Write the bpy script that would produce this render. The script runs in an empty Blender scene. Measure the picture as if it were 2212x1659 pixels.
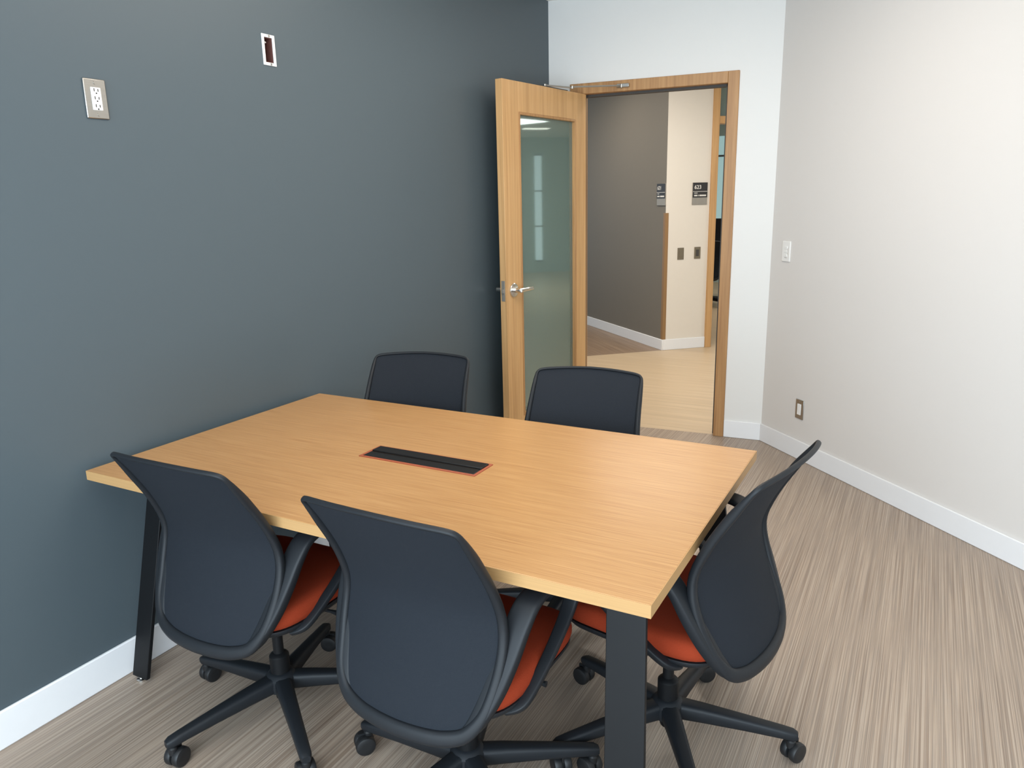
import bpy, bmesh, math, random
from mathutils import Vector, Matrix
random.seed(3)
scene = bpy.context.scene
C = scene.collection
D = bpy.data
PI = math.pi
try:
    scene.view_settings.view_transform = 'Standard'
    scene.view_settings.look = 'None'
except Exception: pass

# ------------------------------------------------------------ camera
F = 1640.0; CX, CY = 1106.0, 829.5
Yc = Vector((906, -421, 1640)).normalized()
Xc = -Vector((-3079, -332, 1640)).normalized()
Xc = (Xc - Yc * Xc.dot(Yc)).normalized()
Yc = (Yc + Xc * .004).normalized(); Xc = (Xc - Yc * Xc.dot(Yc)).normalized()
Zc = Xc.cross(Yc)
CAM = Vector((2.30, 0.0, 1.565))
right = Vector((Xc.x, Yc.x, Zc.x)); up = -Vector((Xc.y, Yc.y, Zc.y)); back = -Vector((Xc.z, Yc.z, Zc.z))
cam = D.objects.new('camera', D.cameras.new('camera')); C.objects.link(cam)
M = Matrix((right, up, back)).transposed().to_4x4(); M.translation = CAM
cam.matrix_world = M
cam.data.sensor_width = 36; cam.data.lens = 36 * F / 2212; cam.data.clip_start = .02
scene.camera = cam
def ray(u, v):
    c = Vector((u - CX, v - CY, F)); return Vector((c.dot(Xc), c.dot(Yc), c.dot(Zc)))
def hit(u, v, p, n):
    d = ray(u, v); n = Vector(n); t = (Vector(p) - CAM).dot(n) / d.dot(n); return CAM + d * t

# ------------------------------------------------------------ materials
def S(r, g, b):
    f = lambda c: (c / 12.92 if c <= .04045 else ((c + .055) / 1.055) ** 2.4)
    return (f(r / 255), f(g / 255), f(b / 255), 1)
def newmat(name):
    m = D.materials.new(name); m.use_nodes = True
    nt = m.node_tree; b = nt.nodes['Principled BSDF']; return m, nt, b
def basic(name, col, rough=.5, metal=0., var=.06, scale=25., bump=0., bscale=400., spec=.5, stretch=None):
    m, nt, b = newmat(name); N = nt.nodes.new; L = nt.links.new
    tc = N('ShaderNodeTexCoord'); no = N('ShaderNodeTexNoise'); no.inputs['Scale'].default_value = scale; no.inputs['Detail'].default_value = 3
    src = tc.outputs['Object']
    if stretch:
        mp = N('ShaderNodeMapping'); mp.inputs['Scale'].default_value = stretch; L(src, mp.inputs['Vector']); src = mp.outputs['Vector']
    L(src, no.inputs['Vector'])
    mx = N('ShaderNodeMix'); mx.data_type = 'RGBA'
    mx.inputs[6].default_value = tuple(c * (1 - var) for c in col[:3]) + (1,)
    mx.inputs[7].default_value = tuple(min(1, c * (1 + var)) for c in col[:3]) + (1,)
    L(no.outputs['Fac'], mx.inputs[0]); L(mx.outputs[2], b.inputs['Base Color'])
    b.inputs['Roughness'].default_value = rough; b.inputs['Metallic'].default_value = metal
    b.inputs['Specular IOR Level'].default_value = spec
    if bump:
        n2 = N('ShaderNodeTexNoise'); n2.inputs['Scale'].default_value = bscale; L(tc.outputs['Object'], n2.inputs['Vector'])
        bp = N('ShaderNodeBump'); bp.inputs['Strength'].default_value = bump; bp.inputs['Distance'].default_value = .002
        L(n2.outputs['Fac'], bp.inputs['Height']); L(bp.outputs['Normal'], b.inputs['Normal'])
    return m
def streak(name, stops, scl, rot=0., rough=.5, spec=.4, broad=(.93, 1.06), bs=.22):
    m, nt, b = newmat(name); N = nt.nodes.new; L = nt.links.new
    tc = N('ShaderNodeTexCoord'); m1 = N('ShaderNodeMapping'); m1.inputs['Rotation'].default_value = (0, 0, rot)
    m2 = N('ShaderNodeMapping'); m2.inputs['Scale'].default_value = scl
    L(tc.outputs['Object'], m1.inputs['Vector']); L(m1.outputs['Vector'], m2.inputs['Vector'])
    no = N('ShaderNodeTexNoise'); no.inputs['Scale'].default_value = 1; no.inputs['Detail'].default_value = 5; no.inputs['Roughness'].default_value = .6
    L(m2.outputs['Vector'], no.inputs['Vector'])
    cr = N('ShaderNodeValToRGB'); els = cr.color_ramp.elements
    els[0].position, els[0].color = stops[0]; els[1].position, els[1].color = stops[-1]
    for p, c in stops[1:-1]:
        e = els.new(p); e.color = c
    L(no.outputs['Fac'], cr.inputs['Fac'])
    m3 = N('ShaderNodeMapping'); m3.inputs['Scale'].default_value = tuple(s * bs for s in scl)
    L(m1.outputs['Vector'], m3.inputs['Vector'])
    n2 = N('ShaderNodeTexNoise'); n2.inputs['Scale'].default_value = 1; n2.inputs['Detail'].default_value = 2; L(m3.outputs['Vector'], n2.inputs['Vector'])
    mr = N('ShaderNodeMapRange'); mr.inputs[1].default_value = .3; mr.inputs[2].default_value = .7
    mr.inputs[3].default_value = broad[0]; mr.inputs[4].default_value = broad[1]
    L(n2.outputs['Fac'], mr.inputs[0])
    mx = N('ShaderNodeMix'); mx.data_type = 'RGBA'; mx.blend_type = 'MULTIPLY'; mx.inputs[0].default_value = 1
    L(cr.outputs['Color'], mx.inputs[6]); L(mr.outputs[0], mx.inputs[7]); L(mx.outputs[2], b.inputs['Base Color'])
    b.inputs['Roughness'].default_value = rough; b.inputs['Specular IOR Level'].default_value = spec
    return m
M_dark = basic('charcoal paint', S(79, 90, 96), .42, var=.004, spec=.35)
M_white = basic('white paint', S(228, 227, 224), .6, var=.003, spec=.3)
M_right = basic('soft white paint', S(221, 217, 213), .65, var=.003, spec=.25)
M_cor_dark = basic('corridor grey paint', S(122, 116, 106), .55, var=.02, spec=.3)
M_cor_white = basic('corridor beige paint', S(226, 219, 208), .6, var=.012, spec=.3)
M_cor_grey = basic('far corridor pale paint', S(172, 188, 182), .6, var=.012, spec=.3)
M_ceil = basic('ceiling paint', S(235, 233, 228), .8, var=.01)
M_base = basic('white vinyl baseboard', S(236, 237, 239), .45, var=.01)
M_floor = streak('taupe striped floor', [(.30, S(112, 96, 84)), (.41, S(150, 131, 114)), (.47, S(140, 128, 118)), (.53, S(168, 149, 131)), (.60, S(178, 163, 148)), (.70, S(142, 127, 114))], (300, 1.1, 1), 0, .40, .4, (.94, 1.05), .11)
M_floor2 = streak('pale striped floor', [(.25, S(184, 161, 130)), (.5, S(199, 177, 147)), (.75, S(211, 191, 163))], (130, 1.8, 1), PI / 2, .4)
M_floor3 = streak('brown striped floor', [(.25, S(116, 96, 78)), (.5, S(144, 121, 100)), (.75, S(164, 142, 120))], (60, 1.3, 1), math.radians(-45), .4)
oak = [(.28, S(164, 117, 72)), (.44, S(179, 134, 86)), (.56, S(187, 143, 94)), (.72, S(196, 154, 105))]
M_oak_top = streak('oak laminate', oak, (5.0, 320, 120), 0, .28, .55, (.97, 1.03), .25)
M_oak_edge = basic('oak edge band', S(180, 142, 95), .5, var=.1, scale=1, stretch=(3, 3, 300), spec=.3)
doorc = [(.25, S(184, 140, 91)), (.5, S(202, 159, 108)), (.75, S(212, 170, 120))]
M_oak_v = streak('oak door veneer', doorc, (70, 70, 1.6), 0, .4)
M_frame = streak('stained oak frame', [(.25, S(152, 110, 70)), (.5, S(174, 131, 86)), (.75, S(188, 146, 98))], (60, 60, 2), 0, .42)
M_guard = basic('brown corner guard', S(146, 112, 72), .4, var=.08, scale=3, stretch=(60, 60, 2))
M_plastic = basic('black chair plastic', S(28, 31, 35), .5, var=.05, bump=.04, bscale=900, spec=.3)
M_mesh = basic('blue black back fabric', S(29, 34, 41), .8, var=.12, scale=500, bump=.5, bscale=900, spec=.25)
M_orange = basic('rust orange seat fabric', S(148, 56, 31), .9, var=.14, scale=420, bump=.5, bscale=700, spec=.15)
M_black = basic('black steel', S(17, 18, 20), .5, var=.05, spec=.25)
M_lid = basic('black module lid', S(27, 26, 26), .4, var=.03, spec=.3)
M_rubber = basic('black rubber', S(24, 25, 27), .5, var=.05)
M_orangetrim = basic('copper orange bezel', S(158, 82, 54), .5, var=.05)
M_nickel = basic('brushed nickel', S(176, 173, 167), .3, 1., var=.08, scale=6, stretch=(3, 3, 90))
M_latch = basic('satin latch metal', S(150, 146, 138), .45, .5, var=.05)
M_bronze = basic('dull metal plate', S(140, 126, 104), .4, .7, var=.05)
M_chrome = basic('satin chrome', S(218, 216, 212), .22, 1., var=.03)
M_wplas = basic('white plastic', S(238, 237, 234), .35, var=.01)
M_slot = basic('dark slot', S(30, 28, 26), .7)
M_red = basic('dark red box interior', S(96, 58, 52), .7, var=.3, scale=60)
M_signb = basic('black sign face', S(50, 46, 44), .4)
M_signg = basic('grey sign foot', S(158, 152, 142), .4, .3)
M_text = basic('white sign lettering', S(225, 222, 215), .5)
M_gasket = basic('dark door gasket', S(70, 66, 62), .6)
M_cream = basic('cream desk laminate', S(225, 218, 205), .5)
# door glass
M_glass, nt, b = newmat('green tinted door glass')
nt.nodes.remove(b); N = nt.nodes.new; L = nt.links.new
tr = N('ShaderNodeBsdfTransparent'); tr.inputs[0].default_value = (.78, .92, .88, 1)
df = N('ShaderNodeBsdfDiffuse'); df.inputs[0].default_value = S(158, 182, 175)
m0 = N('ShaderNodeMixShader'); m0.inputs[0].default_value = .34; L(tr.outputs[0], m0.inputs[1]); L(df.outputs[0], m0.inputs[2])
gl = N('ShaderNodeBsdfGlossy'); gl.inputs['Roughness'].default_value = .03; gl.inputs['Color'].default_value = (.84, .96, .93, 1)
fr = N('ShaderNodeFresnel'); fr.inputs['IOR'].default_value = 2.1
mx = N('ShaderNodeMixShader'); L(fr.outputs[0], mx.inputs[0]); L(m0.outputs[0], mx.inputs[1]); L(gl.outputs[0], mx.inputs[2])
L(mx.outputs[0], nt.nodes['Material Output'].inputs['Surface'])
def emis(name, col, st):
    m, nt, b = newmat(name); b.inputs['Base Color'].default_value = col
    b.inputs['Emission Color'].default_value = col; b.inputs['Emission Strength'].default_value = st; return m
M_window = emis('muted teal window', S(140, 168, 168), .9)
M_lamp = emis('lamp diffuser', S(255, 248, 235), 7.)
M_window2 = emis('bright daylight pane', S(215, 235, 240), 1.4)

# ------------------------------------------------------------ mesh helpers
def nb(): return bmesh.new()
def box(bm, x0, x1, y0, y1, z0, z1, mtx=None):
    vs = [bm.verts.new((x, y, z)) for z in (z0, z1) for y in (y0, y1) for x in (x0, x1)]
    for f in ((0, 2, 3, 1), (4, 5, 7, 6), (0, 1, 5, 4), (2, 6, 7, 3), (0, 4, 6, 2), (1, 3, 7, 5)):
        bm.faces.new([vs[i] for i in f])
    if mtx:
        for v in vs: v.co = mtx @ v.co
    return vs
def hexa(bm, b4, t4):
    vs = [bm.verts.new(p) for p in b4] + [bm.verts.new(p) for p in t4]
    bm.faces.new(vs[:4][::-1]); bm.faces.new(vs[4:])
    for i in range(4): bm.faces.new((vs[i], vs[(i + 1) % 4], vs[4 + (i + 1) % 4], vs[4 + i]))
def rings(bm, R, closed=False, cap=True):
    V = [[bm.verts.new(p) for p in r] for r in R]
    n = len(R[0]); k = len(R)
    for i in range(k if closed else k - 1):
        a, b_ = V[i], V[(i + 1) % k]
        for j in range(n): bm.faces.new((a[j], a[(j + 1) % n], b_[(j + 1) % n], b_[j]))
    if cap and not closed:
        bm.faces.new(V[0][::-1]); bm.faces.new(V[-1])
def lathe(bm, prof, n=24, mtx=None):   # (r, z) profile about local z
    R = []
    for r, z in prof:
        R.append([Vector((r * math.cos(2 * PI * i / n), r * math.sin(2 * PI * i / n), z)) for i in range(n)])
    if mtx: R = [[mtx @ p for p in r] for r in R]
    rings(bm, R)
def tube(bm, pts, r, n=12):
    pts = [Vector(p) for p in pts]; R = []; prev = None
    for i, p in enumerate(pts):
        t = (pts[min(i + 1, len(pts) - 1)] - pts[max(i - 1, 0)]).normalized()
        a = prev if prev is not None else (Vector((0, 0, 1)) if abs(t.z) < .9 else Vector((1, 0, 0)))
        a = (a - t * a.dot(t)).normalized(); prev = a; b_ = t.cross(a)
        rr = r[i] if isinstance(r, (list, tuple)) else r
        R.append([p + (a * math.cos(2 * PI * j / n) + b_ * math.sin(2 * PI * j / n)) * rr for j in range(n)])
    rings(bm, R)
def catmull(P, k=5, closed=False):
    P = [Vector(p) for p in P]; out = []; n = len(P)
    for i in range(n if closed else n - 1):
        if closed: p0, p1, p2, p3 = P[i - 1], P[i], P[(i + 1) % n], P[(i + 2) % n]
        else: p0, p1, p2, p3 = P[max(i - 1, 0)], P[i], P[i + 1], P[min(i + 2, n - 1)]
        for j in range(k):
            t = j / k
            out.append(.5 * ((2 * p1) + (p2 - p0) * t + (2 * p0 - 5 * p1 + 4 * p2 - p3) * t * t + (3 * p1 - p0 - 3 * p2 + p3) * t ** 3))
    if not closed: out.append(P[-1].copy())
    return out
def interp(tab, x):
    if x <= tab[0][0]: return tab[0][1]
    if x >= tab[-1][0]: return tab[-1][1]
    for i in range(len(tab) - 1):
        if tab[i][0] <= x <= tab[i + 1][0]:
            x0, y0 = tab[i]; x1, y1 = tab[i + 1]; h = x1 - x0; t = (x - x0) / h
            sl = lambda a, b_: (tab[b_][1] - tab[a][1]) / (tab[b_][0] - tab[a][0])
            m0 = sl(max(i - 1, 0), i + 1); m1 = sl(i, min(i + 2, len(tab) - 1))
            return (2 * t ** 3 - 3 * t * t + 1) * y0 + (t ** 3 - 2 * t * t + t) * h * m0 + (-2 * t ** 3 + 3 * t * t) * y1 + (t ** 3 - t * t) * h * m1
def obj(name, bm, m, parent=None, bevel=0., smooth=True, ang=35, mats=None, seg=2):
    bmesh.ops.recalc_face_normals(bm, faces=bm.faces[:])
    me = D.meshes.new(name); bm.to_mesh(me); bm.free()
    for p in me.polygons: p.use_smooth = smooth
    if smooth: me.set_sharp_from_angle(angle=math.radians(ang))
    me.materials.append(m)
    o = D.objects.new(name, me); C.objects.link(o)
    if parent: o.parent = parent
    if bevel:
        md = o.modifiers.new('bevel', 'BEVEL'); md.width = bevel; md.segments = seg; md.limit_method = 'ANGLE'; md.angle_limit = math.radians(40)
        md.harden_normals = False
    return o
def tag(o, label=None, cat=None, group=None, kind=None):
    if label: o['label'] = label
    if cat: o['category'] = cat
    if group: o['group'] = group
    if kind: o['kind'] = kind
    return o
def thing(name, label, cat, loc=(0, 0, 0), rz=0., group=None, kind=None):
    o = D.objects.new(name, None); C.objects.link(o); o.empty_display_size = .05
    o.location = loc; o.rotation_euler = (0, 0, rz); return tag(o, label, cat, group, kind)
def struct(name, bm, m, label, cat, **k): return tag(obj(name, bm, m, None, **k), label, cat, None, 'structure')

# ------------------------------------------------------------ room shell
H = 2.79
def segm(p0, p1):
    e = (Vector((p1[0], p1[1], 0)) - Vector((p0[0], p0[1], 0))); Lh = e.length; e.normalize()
    n = Vector((-e.y, e.x, 0)); m = Matrix((e, n, Vector((0, 0, 1)))).transposed().to_4x4(); m.translation = (p0[0], p0[1], 0)
    return m, Lh
def wallbox(bm, m, s0, s1, y0, y1, z0, z1, hole=None):
    if not hole: box(bm, s0, s1, y0, y1, z0, z1, m); return
    a, b_, c, d = hole
    box(bm, s0, a, y0, y1, z0, z1, m); box(bm, b_, s1, y0, y1, z0, z1, m)
    if c > z0: box(bm, a, b_, y0, y1, z0, c, m)
    if d < z1: box(bm, a, b_, y0, y1, d, z1, m)
P_BR = (1.45, 4.908)
# floor polygons
def poly(bm, pts, z=0.): bm.faces.new([bm.verts.new((p[0], p[1], z)) for p in pts])
eb = Vector((1.45, .108, 0)).normalized(); nbk = Vector((-eb.y, eb.x, 0))
TH0 = Vector((0, 4.80, 0)) + nbk * .02
def onthr(s): p = TH0 + eb * s; return (p.x, p.y)
bm = nb(); poly(bm, [(-.1, -1.7), (4.9, -1.7), (4.9, 1.6), (1.6, 4.95), onthr(1.4), onthr(-.1)])
struct('floor', bm, M_floor, 'taupe striped resilient floor of the meeting room', 'floor')
cor = Vector((-.04, 7.54, 0)); ew = Vector((.348, .332, 0)).normalized(); ed = Vector((-1.41, 1.28, 0)).normalized()
bm = nb(); a = cor - ew * 3.4; b2 = cor + ew * 12.5
poly(bm, [onthr(-6), onthr(15), (15, 12), (b2.x, b2.y), (a.x, a.y)])
struct('floor_corridor', bm, M_floor2, 'pale beige striped corridor floor beyond the open doorway', 'floor')
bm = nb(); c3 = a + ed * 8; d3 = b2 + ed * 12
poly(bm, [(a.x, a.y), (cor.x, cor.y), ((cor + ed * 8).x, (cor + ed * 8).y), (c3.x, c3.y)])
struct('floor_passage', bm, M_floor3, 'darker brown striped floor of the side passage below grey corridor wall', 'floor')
bm = nb(); poly(bm, [(cor.x, cor.y), (b2.x, b2.y), (d3.x, d3.y), ((cor + ed * 12).x, (cor + ed * 12).y)])
struct('floor_office', bm, M_floor2, 'beige floor of the office seen through the slit beside the sign wall', 'floor')
bm = nb(); box(bm, -9, 16, -1.75, 20, H, H + .1); struct('ceiling', bm, M_ceil, 'flat white ceiling', 'ceiling')

# junction box hole on dark wall
jc = hit(580, 108.5, (0, 0, 0), (1, 0, 0)); JW, JH = .033, .056
m, Lh = segm((0, -1.6), (0, 4.80))
bm = nb(); s = jc.y + 1.6
wallbox(bm, m, 0, Lh + .005, 0, .12, 0, H, (s - JW * .62, s + JW * .62, jc.z - JH * .8, jc.z + JH * .8))
struct('wall_left', bm, M_dark, 'charcoal grey painted wall behind the table', 'wall', smooth=False)
mB, LB = segm((0, 4.80), P_BR)
FO0, FO1, FZ = .150, 1.218, 2.275; FW = .066
bm = nb(); wallbox(bm, mB, -6, LB + .25, 0, .14, 0, H, (FO0 + .01, FO1 - .01, 0, FZ - .01))
struct('wall_back', bm, M_white, 'white wall around the open doorway', 'wall', smooth=False)
P_R2 = (4.7, P_BR[1] - (4.7 - P_BR[0]))
mR, LR = segm(P_BR, P_R2)
bm = nb(); wallbox(bm, mR, 0, LR + .05, 0, .12, 0, H); struct('wall_right', bm, M_right, 'blank warm white wall angled along right side', 'wall', smooth=False)
mR2, LR2 = segm(P_R2, (4.7, -1.6))
bm = nb(); wallbox(bm, mR2, 0, LR2, 0, .12, 0, H); struct('wall_side', bm, M_right, 'white side wall beside the camera', 'wall', smooth=False)
mF, LF = segm((4.7, -1.6), (0, -1.6))
bm = nb(); wallbox(bm, mF, -.1, LF + .1, 0, .12, 0, H, (.4, 4.6, .2, 2.5)); struct('wall_front', bm, M_white, 'window wall behind the camera', 'wall', smooth=False)
bm = nb()
for q in (.4, 1.78, 3.17, 4.55): box(bm, q, q + .05, .03, .09, .2, 2.5, mF)
box(bm, .4, 4.6, .03, .09, .2, .25, mF); box(bm, .4, 4.6, .03, .09, 2.45, 2.5, mF)
struct('window_1', bm, M_black, 'dark framed window behind the camera', 'window', smooth=False)
# corridor
mCD, _ = segm((cor.x, cor.y), tuple((cor + ed * 6)[:2])); bm = nb(); wallbox(bm, mCD, 0, 6, -.1, 0, 0, H)
struct('wall_corridor', bm, M_cor_dark, 'grey corridor wall seen through the doorway', 'wall', smooth=False)
LW = (Vector((.308, 7.872, 0)) - cor).length
mCW, _ = segm((cor.x, cor.y), tuple((cor + ew)[:2])); bm = nb(); box(bm, .04, LW, 0, .12, 0, H, mCW); box(bm, .001, .04, 0, .004, 0, H, mCW)
struct('wall_passage', bm, M_cor_white, 'narrow beige corridor wall carrying sign and switches', 'wall', smooth=False)
# baseboards
BH = .12
def baseb(name, m, s0, s1, sgn, label, hh=BH):
    bm = nb(); t = .012
    for (x0, x1) in ((s0, s1),):
        y0, y1 = (-t, 0) if sgn < 0 else (0, t)
        box(bm, x0, x1, y0, y1, 0, hh, m)
    return struct(name, bm, M_base, label, 'baseboard', bevel=.004)
mL, LL = segm((0, -1.6), (0, 4.80))
baseb('baseboard_left', mL, 0, LL, -1, 'white baseboard along charcoal wall')
baseb('baseboard_back', mB, FO1, LB, -1, 'short white baseboard between door frame and corner', .115)
baseb('baseboard_right', mR, -.005, LR, -1, 'long white baseboard along the right wall', .115)
baseb('baseboard_corridor', mCD, -.012, 6, 1, 'white baseboard below grey corridor wall', .112)
baseb('baseboard_passage', mCW, 0, LW, -1, 'short white baseboard below corridor sign wall', .112)

# door frame
bm = nb(); py = -.014
box(bm, FO0, FO0 + FW, py, .154, 0, FZ, mB); box(bm, FO1 - FW, FO1, py, .154, 0, FZ, mB)
box(bm, FO0 + FW, FO1 - FW, py, .154, FZ - FW, FZ, mB)
tr1 = struct('trim_1', bm, M_frame, 'stained oak door frame around the open doorway', 'door frame', bevel=.003)
bm = nb()
box(bm, FO1 - FW - .014, FO1 - FW, .04, .09, 0, FZ - FW, mB); box(bm, FO0 + FW, FO0 + FW + .014, .05, .09, 0, FZ - FW, mB)
box(bm, FO0 + FW, FO1 - FW, .04, .09, FZ - FW - .014, FZ - FW, mB)
obj('gasket', bm, M_gasket, tr1)

# door leaf
hp = mB @ Vector((FO0 + FW + .004, -.012, 0)); fe = Vector((.116, 3.885, 0)); dv = (fe - hp); dv.z = 0
rz = math.atan2(dv.y, dv.x); W = .935; TK = .045
door = thing('door_1', 'oak veneer door with tall glass panel standing open against charcoal wall', 'door', hp, rz, kind='structure')
ZT = FZ - FW - .004; g0, g1, gz0, gz1 = .132, W - .158, .25, ZT - .163
bm = nb()
box(bm, 0, g0, 0, TK, .008, ZT); box(bm, g1, W, 0, TK, .008, ZT); box(bm, g0, g1, 0, TK, .008, gz0); box(bm, g0, g1, 0, TK, gz1, ZT)
obj('door_leaf', bm, M_oak_v, door, bevel=.002)
bm = nb(); t = .014
for (a0, a1, z0, z1) in ((g0, g0 + t, gz0, gz1), (g1 - t, g1, gz0, gz1), (g0 + t, g1 - t, gz0, gz0 + t), (g0 + t, g1 - t, gz1 - t, gz1)):
    box(bm, a0, a1, -.003, TK + .003, z0, z1)
obj('glazing_bead', bm, M_frame, door, bevel=.002)
bm = nb(); box(bm, g0 + t, g1 - t, TK / 2 - .003, TK / 2 + .003, gz0 + t, gz1 - t); obj('glass_pane', bm, M_glass, door)
HZ = 1.040
for sgn, y, dp in ((1, TK, .05), (-1, 0, .068)):
    bm = nb(); R90 = Matrix.Rotation(-PI / 2 * sgn, 4, 'X'); T = Matrix.Translation((W - .070, y, HZ)) @ R90
    lathe(bm, [(.041, 0), (.041, .007), (.038, .010), (.015, .011), (.014, dp + .003), (.010, dp + .007)], 32, T)
    yy = y + sgn * dp
    tube(bm, catmull([(W - .070, yy, HZ), (W - .11, yy, HZ), (W - .16, yy, HZ), (W - .205, yy - sgn * .006, HZ)], 4), [.0135] * 5 + [.0125] * 4 + [.0115] * 4)
    h = obj('lever_handle', bm, M_chrome, door); h['label'] = 'satin chrome lever handle'
bm = nb(); box(bm, W, W + .002, .010, TK - .010, HZ - .06, HZ + .06); box(bm, W + .002, W + .013, .016, TK - .016, HZ - .012, HZ + .012)
obj('latch_plate', bm, M_latch, door, bevel=.001)
for z in (.25, 1.15, 2.0):
    bm = nb(); lathe(bm, [(.007, 0), (.007, .11)], 12, Matrix.Translation((-.004, -.006, z - .055))); obj('hinge', bm, M_chrome, door)
# closer arms
inv = Matrix.Translation(hp) @ Matrix.Rotation(rz, 4, 'Z'); DM = inv.copy(); inv = inv.inverted()
br = inv @ (mB @ Vector((.50, -.03, FZ - .035))); el = inv @ Vector((.30, 4.50, ZT + .010))
bm = nb()
sp = Vector((.46, TK / 2, ZT + .012))
tube(bm, [el, br], .005, 8); tube(bm, [sp, el - Vector((0, 0, .004))], .005, 8)
lathe(bm, [(.010, -.010), (.010, .006)], 14, Matrix.Translation(el)); lathe(bm, [(.010, -.012), (.010, .006)], 14, Matrix.Translation(sp))
lathe(bm, [(.009, -.012), (.009, .008)], 14, Matrix.Translation(br))
obj('closer_arm', bm, M_nickel, door)
bm = nb(); box(bm, .22, .56, .006, TK - .006, ZT - .001, ZT + .006); obj('closer_body', bm, M_gasket, door)
bm = nb(); box(bm, .47, .55, py - .022, py - .001, FZ - .046, FZ - .024, inv @ mB); obj('closer_bracket', bm, M_nickel, door, bevel=.003)

# ------------------------------------------------------------ wall fittings
def wroot(name, label, cat, pos, n, group=None):
    y = -Vector(n); return thing(name, label, cat, pos, math.atan2(y.y, y.x) - PI / 2, group)
def plate(bm, w, h, t, x=0, z=0): box(bm, x - w / 2, x + w / 2, -t, 0, z - h / 2, z + h / 2)
def screw(bm, x, z, y):
    lathe(bm, [(.0045, 0), (.004, .0015)], 12, Matrix.Translation((x, y, z)) @ Matrix.Rotation(PI / 2, 4, 'X'))
def outlet(label, pos, n, mat, w=.073, h=.117, kind='duplex', big=True):
    r = wroot('wall_outlet', label, 'outlet', pos, n)
    bm = nb(); plate(bm, w, h, .006); obj('cover_plate', bm, mat, r, bevel=.003)
    bm = nb(); box(bm, -.0165, .0165, -.009, -.005, -.0335, .0335); obj('receptacle', bm, M_wplas, r, bevel=.002)
    for z in ((-.023, 0., .023) if big else ()):
        for q in ((-.0075, -.005, z - .002, z + .007), (.005, .0075, z - .002, z + .006), (-.002, .002, z - .009, z - .005)):
            bm = nb(); box(bm, q[0], q[1], -.0096, -.0088, q[2], q[3]); obj('slot', bm, M_slot, r)
    for z in (-h / 2 + .012, h / 2 - .012):
        bm = nb(); screw(bm, 0, z, -.006); obj('screw', bm, M_nickel, r)
    return r
outlet('brushed metal outlet plate with white receptacle high on charcoal wall', hit(206, 214, (0, 0, 0), (1, 0, 0)), (1, 0, 0), M_nickel)
outlet('metal outlet plate low on charcoal wall under table beside its black leg', hit(346, 1228, (0, 0, 0), (1, 0, 0)), (1, 0, 0), M_nickel)
nR = Vector((-1, -1, 0)).normalized(); pR = Vector((P_BR[0], P_BR[1], 0))
outlet('metal framed white outlet low on right wall above baseboard', hit(1728, 884, pR, nR), nR, M_nickel, .072, .118, big=False)
r = wroot('light_switch', 'white light switch panel on right wall near the corner', 'switch', hit(1700, 543, pR, nR), nR)
bm = nb(); plate(bm, .075, .12, .008); obj('cover_plate', bm, M_wplas, r, bevel=.003)
for z in (-.022, 0, .022):
    bm = nb(); box(bm, -.014, .014, -.011, -.007, z - .008, z + .008); obj('button', bm, M_wplas, r, bevel=.001)
for q in ((-.010, .012, -.038, -.036), (.018, .020, -.022, .022)):
    bm = nb(); box(bm, q[0], q[1], -.0085, -.0078, q[2], q[3]); obj('indicator', bm, M_signg, r)
# junction box
r = wroot('junction_box', 'open junction box with white bracket and dark red inside on charcoal wall', 'junction box', jc, (1, 0, 0))
bm = nb()
box(bm, -JW, -JW * .62, -.004, .0, -JH, JH); box(bm, JW * .62, JW, -.004, .0, -JH, JH)
box(bm, -JW * .62, JW * .62, -.004, .0, JH * .8, JH); box(bm, -JW * .62, JW * .62, -.004, 0, -JH, -JH * .8)
obj('bracket', bm, M_wplas, r, bevel=.0015)
bm = nb(); a = JW * .61; bz = JH * .79
box(bm, -a, a, .055, .058, -bz, bz); box(bm, -a, -a + .002, .0, .055, -bz, bz); box(bm, a - .002, a, 0, .055, -bz, bz); box(bm, -a, a, 0, .055, bz - .002, bz); box(bm, -a, a, 0, .055, -bz, -bz + .002)
obj('box_interior', bm, M_red, r, smooth=False)
for pts in ([(-.01, .05, .040), (-.004, .03, .02), (-.012, .02, .0), (0., .03, -.02), (.004, .05, -.036)], [(.012, .05, .036), (.006, .02, .03), (-.006, .012, .030)]):
    bm = nb(); tube(bm, catmull(pts, 4), .003, 8); obj('wire', bm, M_wplas, r)
for z in (-JH * .9, JH * .9):
    bm = nb(); screw(bm, .004, z, -.004); obj('screw', bm, M_nickel, r)
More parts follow.
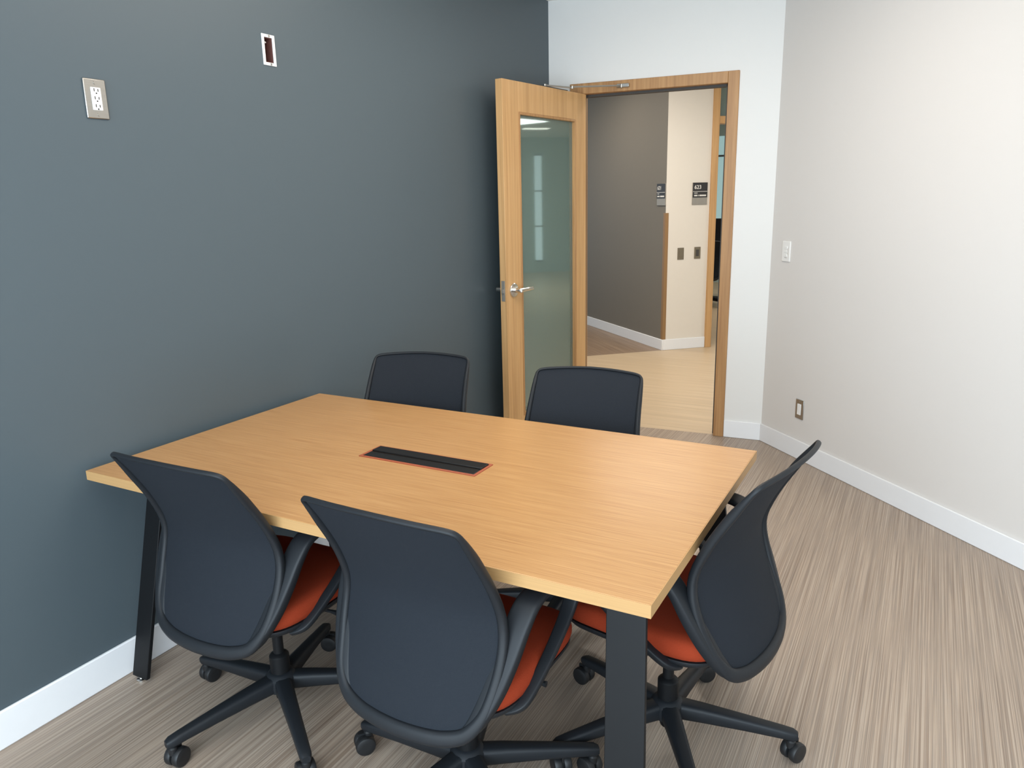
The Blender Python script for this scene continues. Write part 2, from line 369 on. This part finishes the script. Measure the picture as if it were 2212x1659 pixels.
# corridor signs and switches
nD = Vector((-ed.y, ed.x, 0)); nW = Vector((ew.y, -ew.x, 0))
def textmesh(body, size, x, z, y, parent, bold=.0):
    cu = D.curves.new('lettering', 'FONT'); cu.body = body; cu.size = size; cu.extrude = .0006; cu.offset = bold
    t_ = D.objects.new('tmp', cu); C.objects.link(t_)
    bpy.context.view_layer.update()
    me = D.meshes.new_from_object(t_); D.objects.remove(t_)
    me.transform(Matrix.Translation((x, y, z)) @ Matrix.Rotation(PI / 2, 4, 'X')); me.materials.clear(); me.materials.append(M_text)
    o = D.objects.new('lettering', me); C.objects.link(o); o.parent = parent; return o
def sign(num, label, pos, n):
    r = wroot('room_sign', label, 'sign', pos, n); w, h = .165, .215
    bm = nb(); box(bm, -w / 2, w / 2, -.010, 0, -h / 2, h / 2); obj('sign_plate', bm, M_signg, r, bevel=.002)
    bm = nb(); box(bm, -w / 2 + .002, w / 2 - .002, -.014, -.010, -.038, h / 2 - .002); obj('sign_face', bm, M_signb, r, bevel=.001)
    textmesh(num, .052, -.066, .045, -.0148, r, .0006)
    bm = nb(); box(bm, -w / 2 + .004, w / 2 - .004, -.0146, -.0138, .018, .022); obj('dividing_line', bm, M_text, r)
    for q in ((-.066, -.03, .002, .008), (-.066, -.03, -.026, -.012), (-.022, -.016, -.026, -.012), (-.008, .066, -.026, -.012)):
        bm = nb(); box(bm, q[0], q[1], -.0146, -.0138, q[2], q[3]); obj('text_line', bm, M_text, r)
sign('623', 'black and grey room sign reading 623 on beige corridor wall', hit(1511, 418, cor, nW), nW)
sign('621', 'narrow looking room sign on grey corridor wall beside the corner', hit(1430, 420, cor, nD), nD)
for u, v, lab, tog in ((1470, 548, 'blank metal wall plate on beige corridor wall, nearer the corner guard', 0), (1506, 546, 'metal switch plate on beige corridor wall below the 623 sign', 1)):
    r = wroot('switch_plate', lab, 'switch', hit(u, v, cor, nW), nW)
    bm = nb(); plate(bm, .07, .118, .006); obj('cover_plate', bm, M_bronze, r, bevel=.002)
    bm = nb(); box(bm, -.016, .016, -.009, -.005, -.033, .033); obj('rocker', bm, M_gasket if tog else M_bronze, r, bevel=.001)
bm = nb(); gz = hit(1445, 460, cor, nW).z
box(bm, -.004, .032, -.005, .0, .112, gz, mCW)
box(bm, -.004, .032, 0, .005, .112, gz, mCD)
tag(obj('corner_guard', bm, M_guard, None), 'tall brown corner guard on the corridor corner', 'corner guard')
# corridor office frame
bm = nb()
box(bm, LW, LW + .07, -.02, .13, 0, H, mCW); box(bm, LW + .07, LW + 2.2, -.01, .12, 2.24, 2.31, mCW); box(bm, LW + 1.1, LW + 1.17, -.02, .13, 0, H, mCW)
tag(obj('trim_2', bm, M_oak_v, None, bevel=.003), 'oak office frame beside the corridor sign wall', 'door frame', None, 'structure')
bm = nb(); box(bm, LW + .07, LW + 1.1, .05, .056, 2.31, H, mCW)
tag(obj('window_2', bm, M_glass, None), 'transom glass above office frame', 'window', None, 'structure')
# pale wall closing the corridor to the right, with the window and lights that show in the door glass
bm = nb(); pE = Vector((6.0, 15.5, 0)); mE, LE = segm((6.0, 15.5), (13.0, 6.6)); wallbox(bm, mE, 0, LE, 0, .12, 0, H)
struct('wall_concourse', bm, M_cor_grey, 'pale grey wall closing the corridor to the right', 'wall', smooth=False)
gn = (DM.to_3x3() @ Vector((0, 1, 0))); gp = DM @ Vector((0, TK / 2, 0))
def refl(u, v, p, n):
    q = hit(u, v, gp, gn); d = (q - CAM); d = d - gn * (2 * d.dot(gn)); n = Vector(n)
    return q + d * ((Vector(p) - q).dot(n) / d.dot(n))
nE = Vector((mE[0][1], mE[1][1], 0)); eE = Vector((mE[0][0], mE[1][0], 0))
qa = refl(1153, 335, pE, nE); qb = refl(1172, 640, pE, nE)
sa, sb = sorted(((qa - pE).dot(eE), (qb - pE).dot(eE))); za, zb = max(.25, qb.z), min(2.5, qa.z)
sa = max(.05, sa); sb = max(sa + .12, min(LE - .05, sb))
bm = nb(); box(bm, sa, sb, -.02, -.012, za, zb, mE); w4 = struct('window_4', bm, M_window2, 'tall narrow daylight window at the end of corridor', 'window')
bm = nb()
for k in range(4):
    z = za + (zb - za) * k / 3; box(bm, sa - .01, sb + .01, -.04, -.015, z - .012, z + .012, mE)
obj('window_frame', bm, M_gasket, w4)
for (u0, u1, v, lab) in ((1128, 1186, 277, 'nearer slim linear ceiling light in the corridor'), (1124, 1142, 301, 'farther slim linear ceiling light in the corridor')):
    p0 = refl(u0, v, (0, 0, H - .012), (0, 0, 1)); p1 = refl(u1, v, (0, 0, H - .012), (0, 0, 1))
    if (p1 - p0).length < 8 and p0.y < 16:
        ms, ls = segm((p0.x, p0.y), (p1.x, p1.y))
        lt = thing('linear_light', lab, 'ceiling light', (p0.x, p0.y, H), math.atan2((p1 - p0).y, (p1 - p0).x), 'corridor ceiling lights')
        bm = nb(); box(bm, 0, ls, -.09, .09, -.02, 0); obj('housing', bm, M_wplas, lt)
        bm = nb(); box(bm, .01, ls - .01, -.08, .08, -.024, -.0195); obj('diffuser', bm, M_lamp, lt)
# far office
OX = .045
bm = nb(); wm, _ = segm((-5, 14), (4, 14)); wallbox(bm, wm, 0, 9, 0, .12, 0, H, (3.4, 4.6, .8, 2.55))
struct('wall_office', bm, M_cor_grey, 'far office wall with window', 'wall', smooth=False)
bm = nb(); box(bm, 3.4, 4.6, .06, .07, .8, 2.55, wm); w3 = struct('window_3', bm, M_window, 'pale teal window in the far office', 'window')
bm = nb()
for q in (3.4, 4.57): box(bm, q, q + .03, .03, .06, .8, 2.55, wm)
box(bm, 3.4, 4.6, .03, .06, 2.2, 2.23, wm)
obj('window_frame', bm, M_gasket, w3)
dk = thing('office_desk', 'pale desk in the far office seen through the corridor slit', 'desk', (-.5 + OX, 11.6, 0))
bm = nb(); box(bm, -.8, .8, -.35, .35, .70, .73); obj('desktop', bm, M_cream, dk, bevel=.003)
for x in (-.74, .74):
    for y in (-.3, .3):
        bm = nb(); box(bm, x - .025, x + .025, y - .025, y + .025, 0, .70); obj('leg', bm, M_black, dk)
bm = nb(); box(bm, -.7, .7, .28, .3, .3, .70); obj('modesty_panel', bm, M_black, dk)
mo = thing('monitor', 'black monitor on the far office desk', 'monitor', (-.74, 11.65, .7305))
bm = nb(); box(bm, -.1, .1, -.08, .08, 0, .012); obj('stand_base', bm, M_black, mo, bevel=.003)
bm = nb(); box(bm, -.02, .02, .01, .03, .012, .25); obj('stand_post', bm, M_black, mo)
bm = nb(); box(bm, -.3, .3, -.02, .01, .13, .48); obj('screen_housing', bm, M_black, mo, bevel=.006)

# ------------------------------------------------------------ conference table
TX0, TX1, TY0, TY1, TZ = .039, 1.877, 1.334, 2.394, .765
tb = thing('conference_table', 'oak topped rectangular meeting table with angled flat black steel legs', 'table', ((TX0 + TX1) / 2, (TY0 + TY1) / 2, 0))
hx, hy = (TX1 - TX0) / 2, (TY1 - TY0) / 2
bm = nb(); box(bm, -hx + .002, hx - .002, -hy + .002, hy - .002, TZ - .029, TZ); obj('tabletop', bm, M_oak_top, tb, bevel=.001)
bm = nb()
V8 = []
for z in (TZ - .030, TZ - .0006):
    for q in (0, .002):
        V8.append([bm.verts.new(p) for p in ((-hx + q, -hy + q, z), (hx - q, -hy + q, z), (hx - q, hy - q, z), (-hx + q, hy - q, z))])
for i in range(4):
    j = (i + 1) % 4
    for A_, B_ in ((V8[0], V8[2]), (V8[1], V8[3]), (V8[0], V8[1]), (V8[2], V8[3])): bm.faces.new((A_[i], A_[j], B_[j], B_[i]))
obj('edge_band', bm, M_oak_edge, tb)
cxT, cyT = (TX0 + TX1) / 2, (TY0 + TY1) / 2
for sx, lx, db, dt in ((-1, .098, -.012, .016), (1, 1.787, .022, -.034)):
    for sy in (-1, 1):
        x0 = lx - .043 - cxT; x1 = lx + .043 - cxT
        if sx < 0: x1 -= .012
        else: x0 -= .006; x1 += .006
        yb, yt = (-(hy - .05), -(hy - .205)) if sy < 0 else (hy - .01, hy - .135)
        th = .007
        bm = nb()
        hexa(bm, [(x0 + db, yb - th, .012), (x1 + db, yb - th, .012), (x1 + db, yb + th, .012), (x0 + db, yb + th, .012)],
             [(x0 + dt, yt - th, TZ - .035), (x1 + dt, yt - th, TZ - .035), (x1 + dt, yt + th, TZ - .035), (x0 + dt, yt + th, TZ - .035)])
        lg = obj('leg', bm, M_black, tb, bevel=.002)
        bm = nb(); lathe(bm, [(.016, 0), (.016, .006), (.006, .008), (.006, .014)], 14, Matrix.Translation(((x0 + x1) / 2 + db, yb, 0))); obj('glide', bm, M_chrome, lg)
for lx in (.112, 1.750):
    bm = nb(); box(bm, lx - .043 - cxT, lx + .043 - cxT, -(hy - .19), hy - .12, TZ - .042, TZ - .030); obj('under_frame', bm, M_black, tb, bevel=.002)
for y in (-.16, .16):
    bm = nb(); box(bm, .155 - cxT, 1.707 - cxT, y - .025, y + .025, TZ - .065, TZ - .030); obj('under_frame', bm, M_black, tb, bevel=.002)
pm = .219; pn = .056
bm = nb(); e = .009
V8 = []
for z in (TZ - .01, TZ + .003):
    for q in (0, e):
        V8.append([bm.verts.new(p) for p in ((-pm + q, -pn + q, z), (pm - q, -pn + q, z), (pm - q, pn - q, z), (-pm + q, pn - q, z))])
for i in range(4):
    j = (i + 1) % 4
    for A_, B_ in ((V8[0], V8[2]), (V8[1], V8[3]), (V8[0], V8[1]), (V8[2], V8[3])): bm.faces.new((A_[i], A_[j], B_[j], B_[i]))
pw = obj('power_module', bm, M_orangetrim, tb, bevel=.0008)
for s_ in (-1, 1):
    bm = nb(); y0, y1 = (.001, pn - e - .001) if s_ > 0 else (-pn + e + .001, -.003)
    zt_ = .003 if s_ < 0 else .0065
    box(bm, -pm + e + .001, pm - e - .001, y0, y1, TZ + .0002, TZ + zt_); obj('flap', bm, M_lid, pw, bevel=.0015)
bm = nb(); box(bm, -.2, .2, -.045, .045, TZ - .10, TZ - .0305); obj('module_tray', bm, M_black, pw)

# ------------------------------------------------------------ office chair
YC = [(.375, -.283), (.45, -.264), (.55, -.228), (.66, -.203), (.75, -.226), (.84, -.272), (.945, -.340)]
WR = [(.375, .030), (.5, .036), (.66, .036), (.8, .028), (.945, .022)]
def surf(x, z): return Vector((x, interp(YC, z) + interp(WR, z) * (x / .22) ** 2, z))
half = [(0, .372), (.07, .374), (.130, .381), (.182, .403), (.217, .455), (.233, .53), (.237, .60), (.231, .68), (.224, .78), (.220, .86), (.217, .902), (.210, .924), (.190, .934), (.14, .939), (.07, .943), (0, .945)]
hr = catmull([(x, 0, z) for x, z in half], 4)
def wfun(z, x):
    if z > .89: return .009 + (.015 - .009) * max(0, min(1, (.93 - z) / .04))
    if z < .46: return .036 + (.026 - .036) * max(0, min(1, (z - .38) / .08))
    return .026 - .011 * (z - .46) / .43
inn = []
for i, p in enumerate(hr):
    t = (hr[min(i + 1, len(hr) - 1)] - hr[max(i - 1, 0)]).normalized()
    n = Vector((-t.z, 0, t.x)); w_ = wfun(p.z, p.x); q = p + n * w_
    if q.x < 0 or i in (0, len(hr) - 1): q.x = 0.
    inn.append(q)
full_o = hr + [Vector((-p.x, 0, p.z)) for p in hr[-2:0:-1]]
full_i = inn + [Vector((-p.x, 0, p.z)) for p in inn[-2:0:-1]]
def sn(x, z):
    a_ = surf(x + .004, z) - surf(x - .004, z); b_ = surf(x, z + .004) - surf(x, z - .004)
    return a_.cross(b_).normalized()   # points to -y (rear)
def chair_back_frame():
    bm = nb(); R = []
    prof = [(0., -.3), (0., .3), (.1, .8), (.3, 1.05), (.7, 1.), (.95, .7), (1., .2), (1., -.5), (.8, -.9), (.3, -.95), (.1, -.75)]
    for o_, i_ in zip(full_o, full_i):
        t_ = .0115 if o_.z < .85 else .0115 - .005 * min(1, (o_.z - .85) / .06)
        r_ = []
        for a_, b_ in prof:
            q = o_.lerp(i_, a_); r_.append(surf(q.x, q.z) + sn(q.x, q.z) * b_ * t_)
        R.append(r_)
    rings(bm, R, closed=True); return bm
def chair_back_mesh():
    bm = nb(); K = 14; rows = []
    for q in inn:
        X = q.x + .004; rows.append([bm.verts.new(surf(X * (2 * k / K - 1), q.z)) for k in range(K + 1)])
    for i in range(len(rows) - 1):
        for k in range(K): bm.faces.new((rows[i][k], rows[i][k + 1], rows[i + 1][k + 1], rows[i + 1][k]))
    bmesh.ops.remove_doubles(bm, verts=bm.verts[:], dist=1e-5); return bm
def slab(layers, hx_, y0, y1, n=4.5, K=56, wf=.02):
    bm = nb(); R = []; cy = (y0 + y1) / 2; hy_ = (y1 - y0) / 2
    for sc, z in layers:
        r_ = []
        for k in range(K):
            a_ = 2 * PI * k / K; c_, s_ = math.cos(a_), math.sin(a_)
            x = math.copysign(abs(c_) ** (2 / n), c_) * hx_ * sc; y = cy + math.copysign(abs(s_) ** (2 / n), s_) * hy_ * sc
            zz = z - wf * max(0, (y - .10) / (y1 - .10)) ** 2 + .010 * abs(x / hx_) ** 2 * .6
            r_.append(Vector((x, y, zz)))
        R.append(r_)
    rings(bm, R); return bm
def arm(sg):
    P = [(.148, -.256, .400), (.186, -.238, .435), (.212, -.203, .500), (.230, -.168, .572), (.242, -.134, .640), (.250, -.099, .681), (.254, -.045, .692), (.256, .03, .685), (.257, .10, .664), (.258, .122, .630), (.257, .095, .575), (.254, .03, .520), (.248, -.05, .465), (.236, -.11, .425), (.20, -.13, .408)]
    P = catmull([(x * sg, y, z) for x, y, z in P], 6)
    bm = nb(); R = []; Lp = len(P)
    for i, p in enumerate(P):
        t = (P[min(i + 1, Lp - 1)] - P[max(i - 1, 0)]).normalized()
        n = t.cross(Vector((1, 0, 0))).normalized(); sd = n.cross(t).normalized()
        f = i / (Lp - 1)
        w_ = interp([(0, .008), (.07, .018), (.16, .027), (.28, .030), (.4, .029), (.6, .025), (.75, .017), (1, .012)], f); h_ = interp([(0, .006), (.07, .013), (.2, .016), (.35, .011), (.6, .009), (.75, .009), (1, .009)], f)
        R.append([p + sd * w_ * math.copysign(abs(math.cos(a_)) ** .4, math.cos(a_)) + n * h_ * math.copysign(abs(math.sin(a_)) ** .4, math.sin(a_)) for a_ in [2 * PI * j / 16 for j in range(16)]])
    rings(bm, R); return bm
def base_leg():
    bm = nb(); R = []
    for r_, zc, hw, hh in ((.028, .112, .027, .026), (.10, .108, .024, .024), (.22, .098, .020, .019), (.32, .088, .0175, .015), (.349, .084, .0165, .014), (.361, .082, .011, .010)):
        R.append([Vector((r_, hw * math.copysign(abs(math.cos(a_)) ** .5, math.cos(a_)), zc + hh * math.copysign(abs(math.sin(a_)) ** .5, math.sin(a_)))) for a_ in [2 * PI * (j + .5) / 12 for j in range(12)]])
    rings(bm, R); return bm
def caster():
    bm = nb(); rw = .029
    for s_ in (-1, 1):
        T = Matrix.Translation((-.012, s_ * .014, rw)) @ Matrix.Rotation(PI / 2, 4, 'X')
        lathe(bm, [(.010, -.012), (.022, -.012), (rw - .002, -.010), (rw, -.006), (rw, .006), (rw - .002, .010), (.022, .012), (.010, .012)], 22, T)
    lathe(bm, [(.006, .0), (.006, .05)], 10, Matrix.Translation((0, 0, .030)))
    lathe(bm, [(.012, 0), (.013, .02), (.009, .024)], 12, Matrix.Translation((0, 0, .044)))
    box(bm, -.03, .006, -.003, .003, .02, .062)
    return bm
BASE_R = .344
def make_chair(label, group):
    t = thing('office_chair', label, 'chair', group=group)
    obj('back_frame', chair_back_frame(), M_plastic, t, ang=60)
    obj('back_mesh', chair_back_mesh(), M_mesh, t)
    lay = [(.93, .430), (.985, .436), (1.0, .450), (1.0, .464), (.985, .477), (.95, .486), (.85, .491), (.6, .492), (.2, .491)]
    obj('seat_cushion', slab(lay, .238, -.225, .245), M_orange, t, ang=60)
    obj('seat_shell', slab([(.5, .398), (.85, .402), (.95, .412), (.985, .424), (.98, .4295)], .238, -.225, .245), M_plastic, t, ang=60)
    for s_ in (-1, 1): obj('armrest', arm(s_), M_plastic, t, ang=60)
    bm = nb(); box(bm, -.09, .09, -.14, .10, .355, .402); obj('tilt_mechanism', bm, M_black, t, bevel=.012, seg=3)
    bm = nb(); tube(bm, catmull([(0, -.10, .375), (0, -.19, .372), (0, -.255, .385)], 4), .018); obj('back_support', bm, M_plastic, t)
    bm = nb(); tube(bm, [(.085, .02, .38), (.2, .03, .385), (.225, .03, .385)], [.005, .005, .008], 8); obj('height_lever', bm, M_plastic, t)
    bm = nb(); lathe(bm, [(.018, .05), (.021, .055), (.021, .09), (.030, .09), (.030, .20), (.026, .205), (.016, .21), (.016, .36)], 22); obj('gas_column', bm, M_black, t)
    bm = nb(); lathe(bm, [(.030, .083), (.046, .088), (.050, .105), (.048, .13), (.038, .142), (.030, .146)], 24); obj('base_hub', bm, M_plastic, t)
    for k in range(5):
        lg = obj('base_leg', base_leg(), M_plastic, t, ang=60); lg.rotation_euler = (0, 0, 2 * PI * k / 5)
        cs = obj('caster', caster(), M_rubber, lg, ang=40); cs.location = (BASE_R, 0, 0); cs.rotation_euler = (0, 0, random.uniform(0, 2 * PI))
    return t
def kids(o): return [x for x in D.objects if x.parent == o]
def copy_tree(o, parent=None):
    c = o.copy(); C.objects.link(c); c.parent = parent
    for ch in kids(o): copy_tree(ch, c)
    return c
specs = [  # hub x, y, facing deg, base angle world deg, label, group, seat height change
    (.636, 1.488, 90.5, 253, 'black mesh office chair with orange seat at the near side, next to the charcoal wall', 'chairs around the table', 0),
    (1.336, 1.468, 88.5, 252, 'nearest black mesh office chair with orange seat, backed to the viewer at table front middle', 'chairs around the table', 0),
    (1.752, 1.906, 169.5, 300, 'black mesh office chair with orange seat at the right end of table', 'chairs around the table', 0),
    (.522, 2.292, -76, 300, 'black mesh office chair behind the table against charcoal wall', 'chairs around the table', -.008),
    (1.222, 2.360, -82.5, 270, 'black mesh office chair behind the table in front of open door', 'chairs around the table', -.026),
    (-.50 + OX, 10.95, 95, 40, 'dark office chair at the far office desk seen through the corridor', None, 0)]
LIFT = ('back_frame', 'back_mesh', 'seat_cushion', 'seat_shell', 'armrest', 'tilt_mechanism', 'back_support', 'height_lever')
proto = None
for i, (x, y, fa, ba, lab, grp, lift) in enumerate(specs):
    o = make_chair(lab, grp) if i == 0 else copy_tree(proto)
    if i == 0: proto = o
    o.location = (x, y, 0); rzz = math.radians(fa - 90); o.rotation_euler = (0, 0, rzz); o['label'] = lab
    if grp: o['group'] = grp
    elif 'group' in o: del o['group']
    k = 0
    for ch in kids(o):
        if ch.name.split('.')[0] in LIFT: ch.location.z = lift
        if ch.name.startswith('base_leg'):
            ch.rotation_euler = (0, 0, math.radians(ba + 72 * k) - rzz); k += 1
            for cs in kids(ch): cs.rotation_euler = (0, 0, random.uniform(0, 2 * PI))

# ------------------------------------------------------------ light
w = D.worlds.new('World'); scene.world = w; w.use_nodes = True
bg = w.node_tree.nodes['Background']; bg.inputs[0].default_value = (.60, .81, 1, 1); bg.inputs[1].default_value = .9
def area(name, loc, rot, sx, sy, power, col, spread=180):
    l = D.lights.new(name, 'AREA'); l.shape = 'RECTANGLE'; l.size = sx; l.size_y = sy; l.energy = power; l.color = col; l.spread = math.radians(spread)
    o = D.objects.new(name, l); C.objects.link(o); o.location = loc; o.rotation_euler = rot; return o
area('window_light', (2.2, -1.45, 1.35), (PI / 2, 0, math.radians(8)), 4.0, 2.25, 210, (.75, .89, 1.0))
area('ceiling_light', (1.3, 2.6, H - .02), (0, 0, 0), 1.3, 1.8, 42, (1, .90, .79))
area('ceiling_light', (1.6, .2, H - .02), (0, 0, 0), 1.3, 1.8, 18, (1, .91, .81))
area('corridor_light', (.6, 6.2, H - .02), (0, 0, 0), 1.6, .5, 45, (1, .90, .78))
area('corridor_light', (-1.6, 7.4, H - .02), (0, 0, 0), 1.6, .5, 27, (1, .90, .78))
area('concourse_light', (6.5, 9.6, H - .02), (0, 0, 0), 2.4, 2.4, 180, (.96, 1, .97))
area('office_light', (0, 11, H - .02), (0, 0, 0), 1.5, 1.5, 40, (1, .94, .86))
